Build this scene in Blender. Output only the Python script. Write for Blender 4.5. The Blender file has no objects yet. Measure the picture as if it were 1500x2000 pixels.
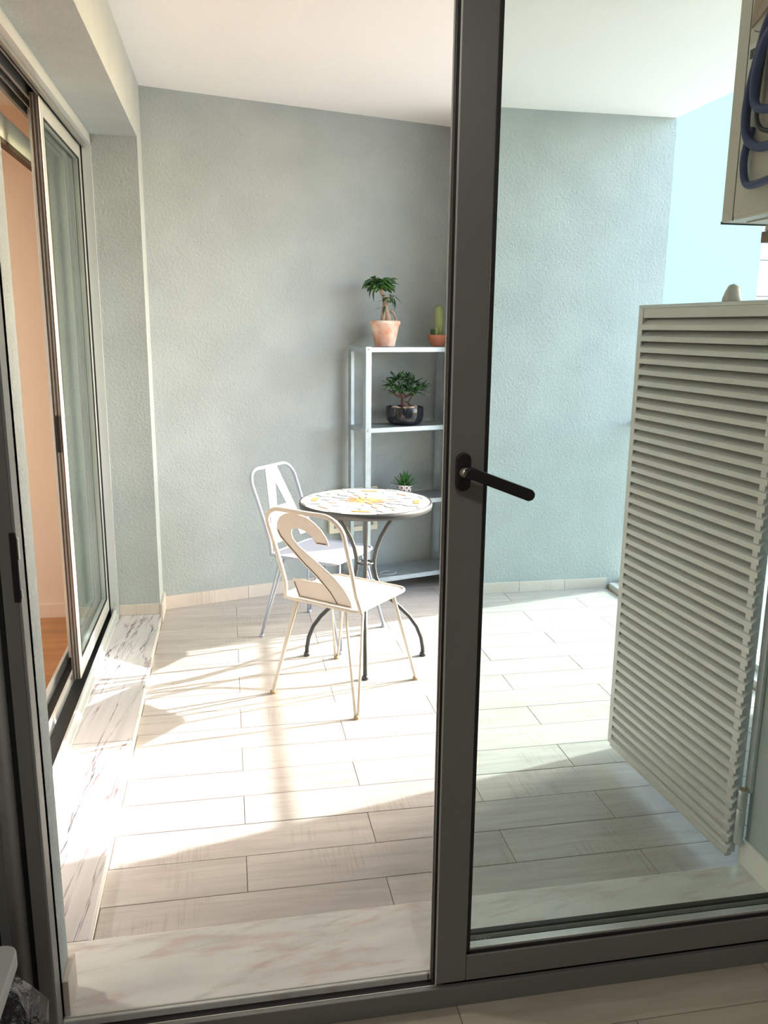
import bpy, math, random
from mathutils import Vector, Matrix
random.seed(7)
S = bpy.context.scene
COL = S.collection
PI = math.pi

# ---------------------------------------------------------------- camera
FPX = 1632.0
def _ray(x, y):
    return Vector(((x-750)/FPX, -(y-1000)/FPX, -1)).normalized()
_up = -_ray(675, 8400)
_Y = _ray(440, 636.94); _Y = (_Y-_up*_Y.dot(_up)).normalized()
_X = _Y.cross(_up)
_R = Matrix((_X, _Y, _up))                    # camera -> world
cd = bpy.data.cameras.new('camera'); cam = bpy.data.objects.new('camera', cd); COL.objects.link(cam)
cam.matrix_world = Matrix.Translation((0, 0, 1.5)) @ _R.to_4x4()
cd.sensor_fit = 'HORIZONTAL'; cd.sensor_width = 36; cd.lens = 36*FPX/1500
cd.clip_start = 0.02; cd.clip_end = 300
S.camera = cam

# ---------------------------------------------------------------- light
SUN_AZ, SUN_EL = math.radians(13.6), math.radians(24.0)
w = bpy.data.worlds.new('sky'); S.world = w; w.use_nodes = True
nt = w.node_tree; bg = nt.nodes['Background']
sky = nt.nodes.new('ShaderNodeTexSky'); sky.sky_type = 'NISHITA'; sky.sun_disc = False
sky.sun_elevation = SUN_EL; sky.sun_rotation = PI/2-SUN_AZ
sky.air_density = 1.0; sky.dust_density = 2.5; sky.ozone_density = 1.0
nt.links.new(sky.outputs[0], bg.inputs[0]); bg.inputs[1].default_value = 1.35
sl = bpy.data.lights.new('sun', 'SUN'); sl.energy = 11.0; sl.angle = math.radians(0.6); sl.color = (1, .98, .965)
so = bpy.data.objects.new('sun', sl); COL.objects.link(so)
_d = Vector((-math.cos(SUN_AZ)*math.cos(SUN_EL), -math.sin(SUN_AZ)*math.cos(SUN_EL), -math.sin(SUN_EL)))
so.rotation_euler = _d.to_track_quat('-Z', 'Y').to_euler(); so.location = (12, 6, 8)
S.view_settings.view_transform = 'Standard'; S.view_settings.look = 'None'
S.view_settings.gamma = 1.0; S.view_settings.use_curve_mapping = False
S.view_settings.exposure = 0.33

# ---------------------------------------------------------------- materials
def mat(name, color, rough=.5, metal=0, bump=0, scale=30, var=0, vscale=3, spec=None, detail=4, stretch=(1, 1, 1), var2=None):
    m = bpy.data.materials.new(name); m.use_nodes = True
    n = m.node_tree.nodes; L = m.node_tree.links; b = n['Principled BSDF']
    b.inputs['Base Color'].default_value = (*color, 1); b.inputs['Roughness'].default_value = rough
    b.inputs['Metallic'].default_value = metal
    if spec is not None: b.inputs['Specular IOR Level'].default_value = spec
    tc = n.new('ShaderNodeTexCoord'); mp = n.new('ShaderNodeMapping'); mp.inputs['Scale'].default_value = stretch
    L.new(tc.outputs['Object'], mp.inputs[0])
    if var or var2:
        t = n.new('ShaderNodeTexNoise'); t.inputs['Scale'].default_value = vscale; t.inputs['Detail'].default_value = detail
        L.new(mp.outputs[0], t.inputs['Vector'])
        r = n.new('ShaderNodeValToRGB'); r.color_ramp.elements[0].position = .3; r.color_ramp.elements[1].position = .7
        c2 = var2 or tuple(min(1, c*(1+var)) for c in color); c1 = color if var2 else tuple(c*(1-var) for c in color)
        r.color_ramp.elements[0].color = (*c1, 1); r.color_ramp.elements[1].color = (*c2, 1)
        L.new(t.outputs[0], r.inputs[0]); L.new(r.outputs[0], b.inputs['Base Color'])
    if bump:
        t = n.new('ShaderNodeTexNoise'); t.inputs['Scale'].default_value = scale; t.inputs['Detail'].default_value = detail
        L.new(mp.outputs[0], t.inputs['Vector'])
        u = n.new('ShaderNodeBump'); u.inputs['Strength'].default_value = 1; u.inputs['Distance'].default_value = bump
        L.new(t.outputs[0], u.inputs['Height']); L.new(u.outputs[0], b.inputs['Normal'])
    return m

def stucco(name, color, dist=.003):
    m = mat(name, color, .85, spec=.25); n = m.node_tree.nodes; L = m.node_tree.links; b = n['Principled BSDF']
    tc = n['Texture Coordinate']
    t = n.new('ShaderNodeTexNoise'); t.inputs['Scale'].default_value = 80; t.inputs['Detail'].default_value = 3; t.inputs['Distortion'].default_value = .6
    v = n.new('ShaderNodeTexVoronoi'); v.inputs['Scale'].default_value = 70
    big = n.new('ShaderNodeTexNoise'); big.inputs['Scale'].default_value = 4
    for q in (t, v, big): L.new(tc.outputs['Object'], q.inputs['Vector'])
    a = n.new('ShaderNodeMath'); a.operation = 'MULTIPLY_ADD'; a.inputs[1].default_value = .35
    L.new(v.outputs['Distance'], a.inputs[0]); L.new(t.outputs[0], a.inputs[2])
    u = n.new('ShaderNodeBump'); u.inputs['Distance'].default_value = dist
    L.new(a.outputs[0], u.inputs['Height']); L.new(u.outputs[0], b.inputs['Normal'])
    r = n.new('ShaderNodeValToRGB'); r.color_ramp.elements[0].position = .35; r.color_ramp.elements[1].position = .65
    r.color_ramp.elements[0].color = (*[c*.95 for c in color], 1); r.color_ramp.elements[1].color = (*[c*1.04 for c in color], 1)
    L.new(big.outputs[0], r.inputs[0]); L.new(r.outputs[0], b.inputs['Base Color'])
    return m

def wood_tile(name, c1, c2, rough=.4):
    m = bpy.data.materials.new(name); m.use_nodes = True; n = m.node_tree.nodes; L = m.node_tree.links; b = n['Principled BSDF']
    b.inputs['Roughness'].default_value = rough
    g = n.new('ShaderNodeTexCoord'); oi = n.new('ShaderNodeObjectInfo')
    add = n.new('ShaderNodeVectorMath'); add.operation = 'ADD'
    cmb = n.new('ShaderNodeCombineXYZ'); mu = n.new('ShaderNodeMath'); mu.operation = 'MULTIPLY'; mu.inputs[1].default_value = 37
    L.new(oi.outputs['Random'], mu.inputs[0]); L.new(mu.outputs[0], cmb.inputs[0]); L.new(mu.outputs[0], cmb.inputs[1]); L.new(mu.outputs[0], cmb.inputs[2])
    L.new(g.outputs['Object'], add.inputs[0]); L.new(cmb.outputs[0], add.inputs[1])
    mp = n.new('ShaderNodeMapping'); mp.inputs['Scale'].default_value = (2.2, 22, 2); L.new(add.outputs[0], mp.inputs[0])
    t = n.new('ShaderNodeTexNoise'); t.inputs['Scale'].default_value = 1.6; t.inputs['Detail'].default_value = 7; t.inputs['Distortion'].default_value = .8
    L.new(mp.outputs[0], t.inputs['Vector'])
    r = n.new('ShaderNodeValToRGB'); r.color_ramp.elements[0].position = .3; r.color_ramp.elements[1].position = .72
    r.color_ramp.elements[0].color = (*c1, 1); r.color_ramp.elements[1].color = (*c2, 1); L.new(t.outputs[0], r.inputs[0])
    # saw marks across the plank, in patches
    mp2 = n.new('ShaderNodeMapping'); mp2.inputs['Scale'].default_value = (150, 6, 1); L.new(add.outputs[0], mp2.inputs[0])
    s = n.new('ShaderNodeTexNoise'); s.inputs['Scale'].default_value = 1; s.inputs['Detail'].default_value = 1; L.new(mp2.outputs[0], s.inputs['Vector'])
    pt = n.new('ShaderNodeTexNoise'); pt.inputs['Scale'].default_value = 4; L.new(add.outputs[0], pt.inputs['Vector'])
    pr = n.new('ShaderNodeValToRGB'); pr.color_ramp.elements[0].position = .53; pr.color_ramp.elements[1].position = .62; L.new(pt.outputs[0], pr.inputs[0])
    sr = n.new('ShaderNodeValToRGB'); sr.color_ramp.elements[0].position = .35; sr.color_ramp.elements[1].position = .5; L.new(s.outputs[0], sr.inputs[0])
    inv = n.new('ShaderNodeMath'); inv.operation = 'SUBTRACT'; inv.inputs[0].default_value = 1; L.new(sr.outputs[0], inv.inputs[1])
    mm = n.new('ShaderNodeMath'); mm.operation = 'MULTIPLY'; L.new(inv.outputs[0], mm.inputs[0]); L.new(pr.outputs[0], mm.inputs[1])
    m2 = n.new('ShaderNodeMath'); m2.operation = 'MULTIPLY'; m2.inputs[1].default_value = .3; L.new(mm.outputs[0], m2.inputs[0])
    mx = n.new('ShaderNodeMixRGB'); mx.blend_type = 'MULTIPLY'; L.new(m2.outputs[0], mx.inputs[0]); L.new(r.outputs[0], mx.inputs[1]); mx.inputs[2].default_value = (.55, .5, .47, 1)
    hs = n.new('ShaderNodeHueSaturation'); mr = n.new('ShaderNodeMapRange'); mr.inputs['To Min'].default_value = .93; mr.inputs['To Max'].default_value = 1.06
    L.new(oi.outputs['Random'], mr.inputs[0]); L.new(mr.outputs[0], hs.inputs['Value']); L.new(mx.outputs[0], hs.inputs['Color']); L.new(hs.outputs[0], b.inputs['Base Color'])
    u = n.new('ShaderNodeBump'); u.inputs['Distance'].default_value = .0006; L.new(t.outputs[0], u.inputs['Height']); L.new(u.outputs[0], b.inputs['Normal'])
    return m

def marble(name, base, vein, vein2, rough=.25, ang=0.25, thin=.014, sc=(6.0, .75, 1), amt=1.0):
    m = bpy.data.materials.new(name); m.use_nodes = True; n = m.node_tree.nodes; L = m.node_tree.links; b = n['Principled BSDF']
    b.inputs['Roughness'].default_value = rough
    g = n.new('ShaderNodeTexCoord')
    mp = n.new('ShaderNodeMapping'); mp.inputs['Scale'].default_value = sc; mp.inputs['Rotation'].default_value = (0, 0, 0); sk = n.new('ShaderNodeMapping'); sk.inputs['Rotation'].default_value = (0, 0, ang); L.new(g.outputs['Object'], sk.inputs[0]); L.new(sk.outputs[0], mp.inputs[0])
    def line(scale, off, width, dist):
        o = n.new('ShaderNodeVectorMath'); o.operation = 'ADD'; o.inputs[1].default_value = off; L.new(mp.outputs[0], o.inputs[0])
        t = n.new('ShaderNodeTexNoise'); t.inputs['Scale'].default_value = scale; t.inputs['Detail'].default_value = 6; t.inputs['Distortion'].default_value = dist; L.new(o.outputs[0], t.inputs['Vector'])
        s = n.new('ShaderNodeMath'); s.operation = 'SUBTRACT'; s.inputs[1].default_value = .5; L.new(t.outputs[0], s.inputs[0])
        a = n.new('ShaderNodeMath'); a.operation = 'ABSOLUTE'; L.new(s.outputs[0], a.inputs[0])
        r = n.new('ShaderNodeMapRange'); r.inputs['From Min'].default_value = 0; r.inputs['From Max'].default_value = width; r.inputs['To Min'].default_value = 1; r.inputs['To Max'].default_value = 0; L.new(a.outputs[0], r.inputs[0])
        k = n.new('ShaderNodeTexNoise'); k.inputs['Scale'].default_value = 9; L.new(o.outputs[0], k.inputs['Vector'])
        kr = n.new('ShaderNodeMapRange'); kr.inputs['From Min'].default_value = .38; kr.inputs['From Max'].default_value = .6; L.new(k.outputs[0], kr.inputs[0])
        q = n.new('ShaderNodeMath'); q.operation = 'MULTIPLY'; L.new(r.outputs[0], q.inputs[0]); L.new(kr.outputs[0], q.inputs[1]); z = n.new('ShaderNodeMath'); z.operation = 'MULTIPLY'; z.inputs[1].default_value = amt; L.new(q.outputs[0], z.inputs[0]); return z
    l1 = line(1.1, (0, 0, 0), thin, .5); l2 = line(1.5, (5, 3, 1), thin*1.4, .4)
    cl = n.new('ShaderNodeTexNoise'); cl.inputs['Scale'].default_value = 3; L.new(mp.outputs[0], cl.inputs['Vector'])
    cr = n.new('ShaderNodeValToRGB'); cr.color_ramp.elements[0].color = (*[c*.86 for c in base], 1); cr.color_ramp.elements[1].color = (*base, 1); cr.color_ramp.elements[0].position = .3; cr.color_ramp.elements[1].position = .6; L.new(cl.outputs[0], cr.inputs[0])
    m1 = n.new('ShaderNodeMixRGB'); L.new(l1.outputs[0], m1.inputs[0]); L.new(cr.outputs[0], m1.inputs[1]); m1.inputs[2].default_value = (*vein, 1)
    m2 = n.new('ShaderNodeMixRGB'); L.new(l2.outputs[0], m2.inputs[0]); L.new(m1.outputs[0], m2.inputs[1]); m2.inputs[2].default_value = (*vein2, 1)
    L.new(m2.outputs[0], b.inputs['Base Color']); return m

def glass(name, tint, refl=1.0):
    m = bpy.data.materials.new(name); m.use_nodes = True; n = m.node_tree.nodes; L = m.node_tree.links
    n.remove(n['Principled BSDF']); o = n['Material Output']
    t = n.new('ShaderNodeBsdfTransparent'); t.inputs[0].default_value = (*tint, 1)
    g = n.new('ShaderNodeBsdfGlossy'); g.inputs['Roughness'].default_value = 0.0; g.inputs[0].default_value = (.9, .95, .93, 1)
    ge = n.new('ShaderNodeNewGeometry'); dt = n.new('ShaderNodeVectorMath'); dt.operation = 'DOT_PRODUCT'
    L.new(ge.outputs['Normal'], dt.inputs[0]); L.new(ge.outputs['Incoming'], dt.inputs[1])
    ab = n.new('ShaderNodeMath'); ab.operation = 'ABSOLUTE'; L.new(dt.outputs['Value'], ab.inputs[0])
    on = n.new('ShaderNodeMath'); on.operation = 'SUBTRACT'; on.inputs[0].default_value = 1; L.new(ab.outputs[0], on.inputs[1])
    pw = n.new('ShaderNodeMath'); pw.operation = 'POWER'; pw.inputs[1].default_value = 5; L.new(on.outputs[0], pw.inputs[0])
    k = n.new('ShaderNodeMath'); k.operation = 'MULTIPLY_ADD'; k.inputs[1].default_value = .96*refl; k.inputs[2].default_value = .04*refl; k.use_clamp = True; L.new(pw.outputs[0], k.inputs[0])
    x = n.new('ShaderNodeMixShader'); L.new(k.outputs[0], x.inputs[0]); L.new(t.outputs[0], x.inputs[1]); L.new(g.outputs[0], x.inputs[2]); L.new(x.outputs[0], o.inputs[0]); return m

M = {}
MINT = (.405, .45, .452)
M['mint'] = stucco('mint_stucco', MINT)
M['mint_soft'] = stucco('mint_stucco_smooth', MINT, .0012)
M['ceil'] = mat('white_ceiling', (.93, .91, .90), .9, bump=.0006, scale=60)
M['tile'] = wood_tile('wood_look_tile', (.385, .355, .337), (.495, .465, .447))
M['tile_in'] = wood_tile('wood_look_tile_inside', (.42, .37, .30), (.52, .46, .38))
M['bbtile'] = wood_tile('baseboard_tile', (.60, .53, .47), (.68, .61, .55))
M['grout'] = mat('grey_grout', (.20, .18, .165), .9)
M['marble'] = marble('veined_marble', (.54, .53, .545), (.06, .06, .085), (.20, .13, .15), ang=.10, thin=.0105, sc=(8.0, .55, 1))
M['marble2'] = marble('pale_green_marble', (.71, .715, .69), (.46, .47, .43), (.56, .40, .38), ang=-.12, thin=.03, sc=(1.3, 5, 1), amt=.6)
M['alu'] = mat('painted_aluminium', (.50, .53, .54), .38, .35, bump=.0001, scale=200)
M['alu_light'] = mat('light_aluminium', (.66, .70, .71), .3, .5)
M['frame'] = mat('grey_painted_aluminium', (.20, .205, .195), .42, .25, var=.05)
M['frame_lt'] = mat('bright_edge_aluminium', (.62, .62, .60), .3, .6)
M['black'] = mat('black_rubber', (.008, .009, .009), .5)
M['blackpl'] = mat('black_handle_plastic', (.006, .006, .006), .45)
M['brush'] = mat('grey_brush_seal', (.30, .31, .31), .8, bump=.002, scale=900)
M['glass'] = glass('door_glass', (.85, .915, .905), 1.0)
M['glass2'] = glass('clear_glass', (.90, .94, .92), 1.0)
M['louvre'] = mat('grey_louvre_metal', (.60, .60, .59), .42, .25, var=.05, vscale=2, stretch=(1, 1, 6))
M['louvre_dk'] = mat('louvre_core', (.10, .105, .10), .6)
M['galv'] = mat('galvanised_steel', (.46, .52, .56), .38, .75, bump=.0002, scale=120, var=.10, vscale=18)
M['cream'] = mat('cream_paint', (.66, .61, .54), .4, 0, var=.04, vscale=9)
M['rust'] = mat('rusty_cream', (.38, .26, .14), .7, var=.4, vscale=60)
M['rustline'] = mat('rust_brown_seam', (.10, .06, .04), .8)
M['lav'] = mat('pale_lavender_paint', (.40, .44, .55), .4)
M['iron'] = mat('dark_grey_iron', (.055, .058, .062), .42, .3)
M['terracotta'] = mat('terracotta', (.70, .25, .14), .75, var2=(.88, .78, .68), vscale=14, detail=5)
M['terra2'] = mat('plain_terracotta', (.55, .20, .12), .7, var=.1, vscale=30)
M['soil'] = mat('potting_soil', (.07, .045, .03), .95, bump=.004, scale=60)
M['potblack'] = mat('glazed_black', (.012, .014, .018), .12)
M['potwhite'] = mat('white_glaze', (.80, .74, .73), .3)
M['dot'] = mat('dark_red_dot', (.09, .02, .03), .5)
M['leaf1'] = mat('bright_leaf', (.045, .14, .025), .32, var=.5, vscale=25)
M['leaf2'] = mat('jade_leaf', (.035, .10, .035), .25, var=.5, vscale=25)
M['leaf3'] = mat('spiky_leaf', (.05, .17, .03), .4, var=.3, vscale=30)
M['bark'] = mat('ficus_bark', (.42, .30, .22), .7, bump=.002, scale=80, var=.2, vscale=30)
M['bark2'] = mat('jade_stem', (.14, .07, .05), .7, bump=.002, scale=80)
M['cactus'] = mat('cactus_green', (.30, .36, .15), .6, bump=.004, scale=70)
M['pebble'] = mat('pale_pebble', (.62, .46, .36), .6, var=.2, vscale=20)
M['stone_gr'] = mat('fibre_cement_grey', (.30, .26, .22), .9, bump=.003, scale=50)
M['acbox'] = mat('ac_casing', (.50, .48, .43), .5, 0, var=.04, vscale=5, bump=.0002, scale=300)
M['navy'] = mat('navy_hose', (.018, .032, .12), .45, bump=.001, scale=150)
M['darkhose'] = mat('dark_green_hose', (.012, .022, .02), .5)
M['brown'] = mat('brown_bracket', (.16, .11, .09), .6)
M['rubber'] = mat('beige_rubber', (.40, .37, .32), .7)
M['label'] = mat('white_sticker', (.62, .62, .58), .5)
M['ink'] = mat('sticker_ink', (.03, .035, .03), .6)
M['peach'] = mat('peach_wall', (.82, .66, .54), .85)
M['roomwhite'] = mat('room_white', (.72, .70, .66), .8)
M['roomfloor'] = mat('orange_wood_floor', (.42, .19, .075), .35, var=.2, vscale=2, stretch=(1, 8, 1))
M['graywall'] = mat('grey_kitchen_wall', (.62, .62, .59), .8)
M['traygrey'] = mat('grey_plastic', (.42, .43, .41), .45)
M['bag'] = mat('black_plastic_bag', (.01, .011, .012), .22, bump=.02, scale=28)
M['bldg'] = mat('mint_facade', (.35, .48, .505), .9)
M['bldgw'] = mat('white_facade', (.62, .62, .62), .8)
M['ground'] = mat('street_ground', (.35, .33, .30), .9)
M['mos_w'] = mat('mosaic_white', (.55, .545, .52), .3)
M['mos_o'] = mat('mosaic_orange', (.62, .27, .10), .3, var=.15, vscale=40)
M['mos_p'] = mat('mosaic_peach', (.60, .36, .27), .3, var=.1, vscale=40)
M['mos_g'] = mat('mosaic_grey_blue', (.30, .37, .39), .3, var=.15, vscale=40)
M['mos_m'] = mat('mosaic_mint', (.42, .50, .46), .3, var=.1, vscale=40)
M['wht'] = mat('white_concrete', (.80, .79, .76), .7)
M['knob'] = mat('milky_plastic', (.52, .50, .47), .5)

# ---------------------------------------------------------------- mesh builder
class MB:
    def __init__(s): s.v = []; s.f = []; s.sm = []
    def add(s, vs, fs, smooth=False, T=None):
        k = len(s.v)
        s.v += [tuple(T @ Vector(p)) if T else tuple(p) for p in vs]
        s.f += [tuple(k+i for i in f) for f in fs]; s.sm += [smooth]*len(fs); return s
    def box(s, x0, x1, y0, y1, z0, z1, T=None):
        vs = [(x, y, z) for z in (z0, z1) for y in (y0, y1) for x in (x0, x1)]
        return s.add(vs, [(0, 2, 3, 1), (4, 5, 7, 6), (0, 1, 5, 4), (2, 6, 7, 3), (0, 4, 6, 2), (1, 3, 7, 5)], T=T)
    def prism(s, pts, z0, z1, T=None):              # pts anticlockwise in x,y
        n = len(pts)
        vs = [(x, y, z0) for x, y in pts]+[(x, y, z1) for x, y in pts]
        return s.add(vs, [tuple(range(n))[::-1], tuple(range(n, 2*n))]+[(i, (i+1) % n, n+(i+1) % n, n+i) for i in range(n)], T=T)
    def tube(s, pts, r, n=10, closed=False, cap=True, T=None):
        pts = [Vector(p) for p in pts]; m = len(pts); rs = r if isinstance(r, (list, tuple)) else [r]*m
        vs = []; prev = None
        for i, p in enumerate(pts):
            a = pts[i-1] if (i > 0 or closed) else p; b = pts[(i+1) % m] if (i < m-1 or closed) else p
            t = (b-a).normalized()
            if prev is None:
                u = t.cross(Vector((0, 0, 1)));
                if u.length < .05: u = t.cross(Vector((0, 1, 0)))
                u.normalize()
            else:
                u = prev-t*prev.dot(t); u.normalize()
            prev = u; q = t.cross(u)
            for k in range(n):
                c = 2*PI*k/n; vs.append(p+u*(rs[i]*math.cos(c))+q*(rs[i]*math.sin(c)))
        fs = []
        for i in range(m if closed else m-1):
            j = (i+1) % m
            for k in range(n):
                l = (k+1) % n; fs.append((i*n+k, i*n+l, j*n+l, j*n+k))
        s.add(vs, fs, True, T)
        if cap and not closed:
            b0 = len(s.v)-m*n; s.f += [tuple(b0+k for k in range(n))[::-1], tuple(b0+(m-1)*n+k for k in range(n))]; s.sm += [False, False]
        return s
    def lathe(s, prof, n=24, T=None, smooth=True):
        vs = []; fs = []; m = len(prof)
        for r, z in prof:
            for k in range(n): c = 2*PI*k/n; vs.append((r*math.cos(c), r*math.sin(c), z))
        for i in range(m-1):
            for k in range(n):
                l = (k+1) % n; fs.append((i*n+k, i*n+l, (i+1)*n+l, (i+1)*n+k))
        s.add(vs, fs, smooth, T); b0 = len(s.v)-m*n
        s.f += [tuple(b0+k for k in range(n))[::-1], tuple(b0+(m-1)*n+k for k in range(n))]; s.sm += [False, False]
        return s
    def mesh(s, name, m):
        me = bpy.data.meshes.new(name); me.from_pydata(s.v, [], s.f); me.materials.append(m)
        me.polygons.foreach_set('use_smooth', s.sm); me.update(); return me
    def build(s, name, m, parent=None, bevel=0, seg=2, loc=None, rot=None):
        o = bpy.data.objects.new(name, s.mesh(name, m)); COL.objects.link(o); o.parent = parent
        if bevel:
            b = o.modifiers.new('bevel', 'BEVEL'); b.width = bevel; b.segments = seg; b.limit_method = 'ANGLE'; b.angle_limit = .7
        if loc: o.location = loc
        if rot: o.rotation_euler = rot
        return o

def tag(o, label=None, cat=None, group=None, kind=None):
    if label: o['label'] = label
    if cat: o['category'] = cat
    if group: o['group'] = group
    if kind: o['kind'] = kind
    return o
def thing(name, label, cat, loc=(0, 0, 0), rz=0, group=None, kind=None):
    o = bpy.data.objects.new(name, None); COL.objects.link(o); o.location = loc; o.rotation_euler = (0, 0, rz); o.empty_display_size = .1
    return tag(o, label, cat, group, kind)
def box(name, m, x0, x1, y0, y1, z0, z1, parent=None, bevel=0):
    return MB().box(x0, x1, y0, y1, z0, z1).build(name, m, parent, bevel)
def struct(name, label, o, cat=None): return tag(o, label, cat, kind='structure')
def inst(name, me, parent, loc=(0, 0, 0), rot=(0, 0, 0), scale=(1, 1, 1)):
    o = bpy.data.objects.new(name, me); COL.objects.link(o); o.parent = parent; o.location = loc; o.rotation_euler = rot; o.scale = scale; return o
def arc(c, r, a0, a1, n): return [(c[0]+r*math.cos(a0+(a1-a0)*i/n), c[1]+r*math.sin(a0+(a1-a0)*i/n)) for i in range(n+1)]

# ---------------------------------------------------------------- measured layout
XL, XR = -.372, 2.405          # left wall face, balcony slab edge
YR = 4.45                      # back wall, near step
ZC = 2.611                     # ceiling
SZ = .05                       # height of the marble thresholds
WA = math.radians(16.15)       # the set-back part of the back wall is skewed
U = Vector((math.cos(WA), math.sin(WA), 0)); N = Vector((-math.sin(WA), math.cos(WA), 0))
W0 = Vector((-.373, 4.446, 0))
XJ = 1.36                      # where the back wall steps forward
YJ = W0.y+(XJ-W0.x)*math.tan(WA)

# ---------------------------------------------------------------- shell: balcony
fl = struct('floor', 'pale wood-look porcelain tile floor of the balcony', box('floor', M['grout'], XL-.02, 2.182, 1.80, 5.1, -.15, -.0025), 'floor')
ROW, TL, G = .1612, .7655, .0022
for r in range(-1, 19):
    y0 = 2.025+ROW*r; y1 = y0+ROW
    if y0 < 1.83: y0 = 1.83
    off = .014 if r % 2 == 0 else .014+TL/2
    x = off-TL*2
    while x < 2.18:
        a, b = max(x, XL), min(x+TL, 2.18)
        if b-a > .03 and not (a > XJ-.01 and y0 > YR+.05) and y0 < (W0.y+(b-W0.x)*math.tan(WA)):
            MB().box(a+G/2-(a+b)/2, b-G/2-(a+b)/2, y0+G/2-(y0+y1)/2, y1-G/2-(y0+y1)/2, -.009, 0).build('tile', M['tile'], fl, .0008, 1, loc=((a+b)/2, (y0+y1)/2, random.uniform(-.0004, .0004)))
        x += TL
struct('ceiling', 'smooth white balcony ceiling', box('ceiling', M['ceil'], XL-.02, XR, 1.62, 5.3, ZC, ZC+.3), 'ceiling')

# back wall: skewed set-back part, then step forward
p1 = (XJ+.02, W0.y+(XJ+.02-W0.x)*math.tan(WA)); p0 = (XL-.35, W0.y+(XL-.35-W0.x)*math.tan(WA))
wb = struct('wall_back', 'grey-green textured back wall behind the shelf and chairs', MB().prism([p0, p1, (XJ+.02, 5.3), (XL-.35, 5.3)], -.1, ZC).build('wall_back', M['mint']), 'wall')
wr = struct('wall_back_right', 'pale mint textured wall section stepping forward, seen through the door glass', MB().prism([(XJ, YR), (2.41, YR), (2.41, 5.3), (XJ, 5.3)], -.1, ZC).build('wall_back_right', M['mint']), 'wall')
# left wall: column, header, recess
struct('wall_left', 'grey-green textured column beside the sliding door', box('wall_left', M['mint'], -.75, XL, 4.237, 4.75, -.1, ZC), 'wall')
struct('wall_left_header', 'rough plastered header above the left sliding door', box('wall_left_header', M['mint'], -.75, XL, 1.69, 4.237, 2.343, ZC), 'wall')
struct('wall_left_pier', 'narrow rough stucco pier between the two doors', box('wall_left_pier', M['mint'], -.95, -.383, 1.60, 1.69, -.1, ZC), 'wall')
# right pier and outer house wall
struct('wall_right', 'mint wall end carrying the louvred screen', box('wall_right', M['mint_soft'], 1.377, 3.2, 1.56, 1.85, -.1, 3.2), 'wall')

struct('wall_outer', 'low mint parapet wall closing the near end of the balcony edge', box('wall_outer', M['mint_soft'], 2.26, 2.50, 1.85, 2.83, -.1, 1.62), 'wall')

# baseboards (tile strips, one object each piece)
def bb_root(name, label):
    return thing(name, label, None, kind='structure')
def bb_run(root, a, b, h, t, z, L0, first=None):
    a = Vector(a); b = Vector(b); d = (b-a); L = d.length; d.normalize(); n = Vector((d.y, -d.x, 0)); s = 0; step = first or L0
    ang = math.atan2(d.y, d.x)
    while s < L-.005:
        e = min(L, s+step); step = L0
        MB().box(.0008, e-s-.0008, -t, 0, 0, h).build('baseboard_tile', M['bbtile'], root, .0015, 2, loc=tuple(a+d*s+Vector((0, 0, z))), rot=(0, 0, ang))
        s = e
b1 = bb_root('baseboard_back', 'beige tile baseboard along the skewed back wall')
bb_run(b1, (XL+.002, W0.y, 0), (XJ, YJ, 0), .073, .010, 0, .30, .47)
b2 = bb_root('baseboard_right', 'beige tile baseboard along the forward wall section')
bb_run(b2, (XJ, YR, 0), (2.185, YR, 0), .062, .010, 0, .28)
b3 = bb_root('baseboard_column', 'beige tile baseboard round the foot of the column')
bb_run(b3, (-.576, 4.237, 0), (XL, 4.237, 0), .055, .010, SZ, .4)
MB().box(0, .012, -.012, .205, 0, .10).build('baseboard_tile', M['bbtile'], b3, .0015, 2, loc=(XL, 4.237, 0.004))
b4 = bb_root('baseboard_pier', 'tile baseboard at the foot of the narrow pier')
MB().box(0, .013, 0, .086, 0, .085).build('baseboard_tile', M['bbtile'], b4, .0015, 2, loc=(-.383, 1.615, SZ))
b5 = bb_root('baseboard_wall_end', 'white tile baseboard on the mint wall end')
MB().box(-.011, 0, 0, .235, 0, .075).build('baseboard_tile', M['wht'], b5, .0015, 2, loc=(1.377, 1.625, SZ))

# marble thresholds
sl_ = thing('trim_1', 'white marble threshold with dark veins below the sliding door', None, kind='structure')
for a, b in ((1.846, 2.86), (2.862, 4.2365)):
    MB().box(-.60, XL+.004, a, b, SZ-.03, SZ).build('marble_slab', M['marble'], sl_, .002, 2)
MB().box(-.60, XL, 1.846, 4.237, -.1, SZ-.03).build('riser', M['wht'], sl_)
MB().box(XL-.004, XL+.006, 4.237, 4.33, -.01, SZ).build('end_return', M['wht'], sl_, .001)
s2 = thing('trim_2', 'grey-green marble threshold in front of the near door', None, kind='structure')
MB().box(-.60, 1.377, 1.60, 1.8445, SZ-.03, SZ).build('marble_slab', M['marble2'], s2, .0025, 2)
MB().box(-.60, 1.377, 1.60, 1.840, -.1, SZ-.03).build('riser', M['wht'], s2)

# ---------------------------------------------------------------- outer edge: gutter, kerb, glass balustrade
kb = struct('trim_3', 'white balcony edge kerb with a rusty drainage groove', box('trim_3', M['wht'], 2.205, 2.44, 1.85, YR, -.15, .028, bevel=.003), 'kerb')
box('drain_groove', M['rust'], 2.182, 2.2045, 1.85, YR, -.02, -.008, kb)
bl = thing('glass_balustrade', 'clear glass balustrade with a metal handrail at the balcony edge', 'balustrade', (2.29, 0, .028))
for a, b in ((2.84, 3.62), (3.64, 4.42)):
    MB().box(-.005, .005, a, b, 0.03, .945).build('glass_panel', M['glass2'], bl)
MB().box(-.02, .02, 2.835, 4.44, 0, .03).build('base_rail', M['alu'], bl, .002)
MB().tube([(0, 2.832, .957), (0, 4.449, .957)], .014, 16).build('handrail', M['alu'], bl)

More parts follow.
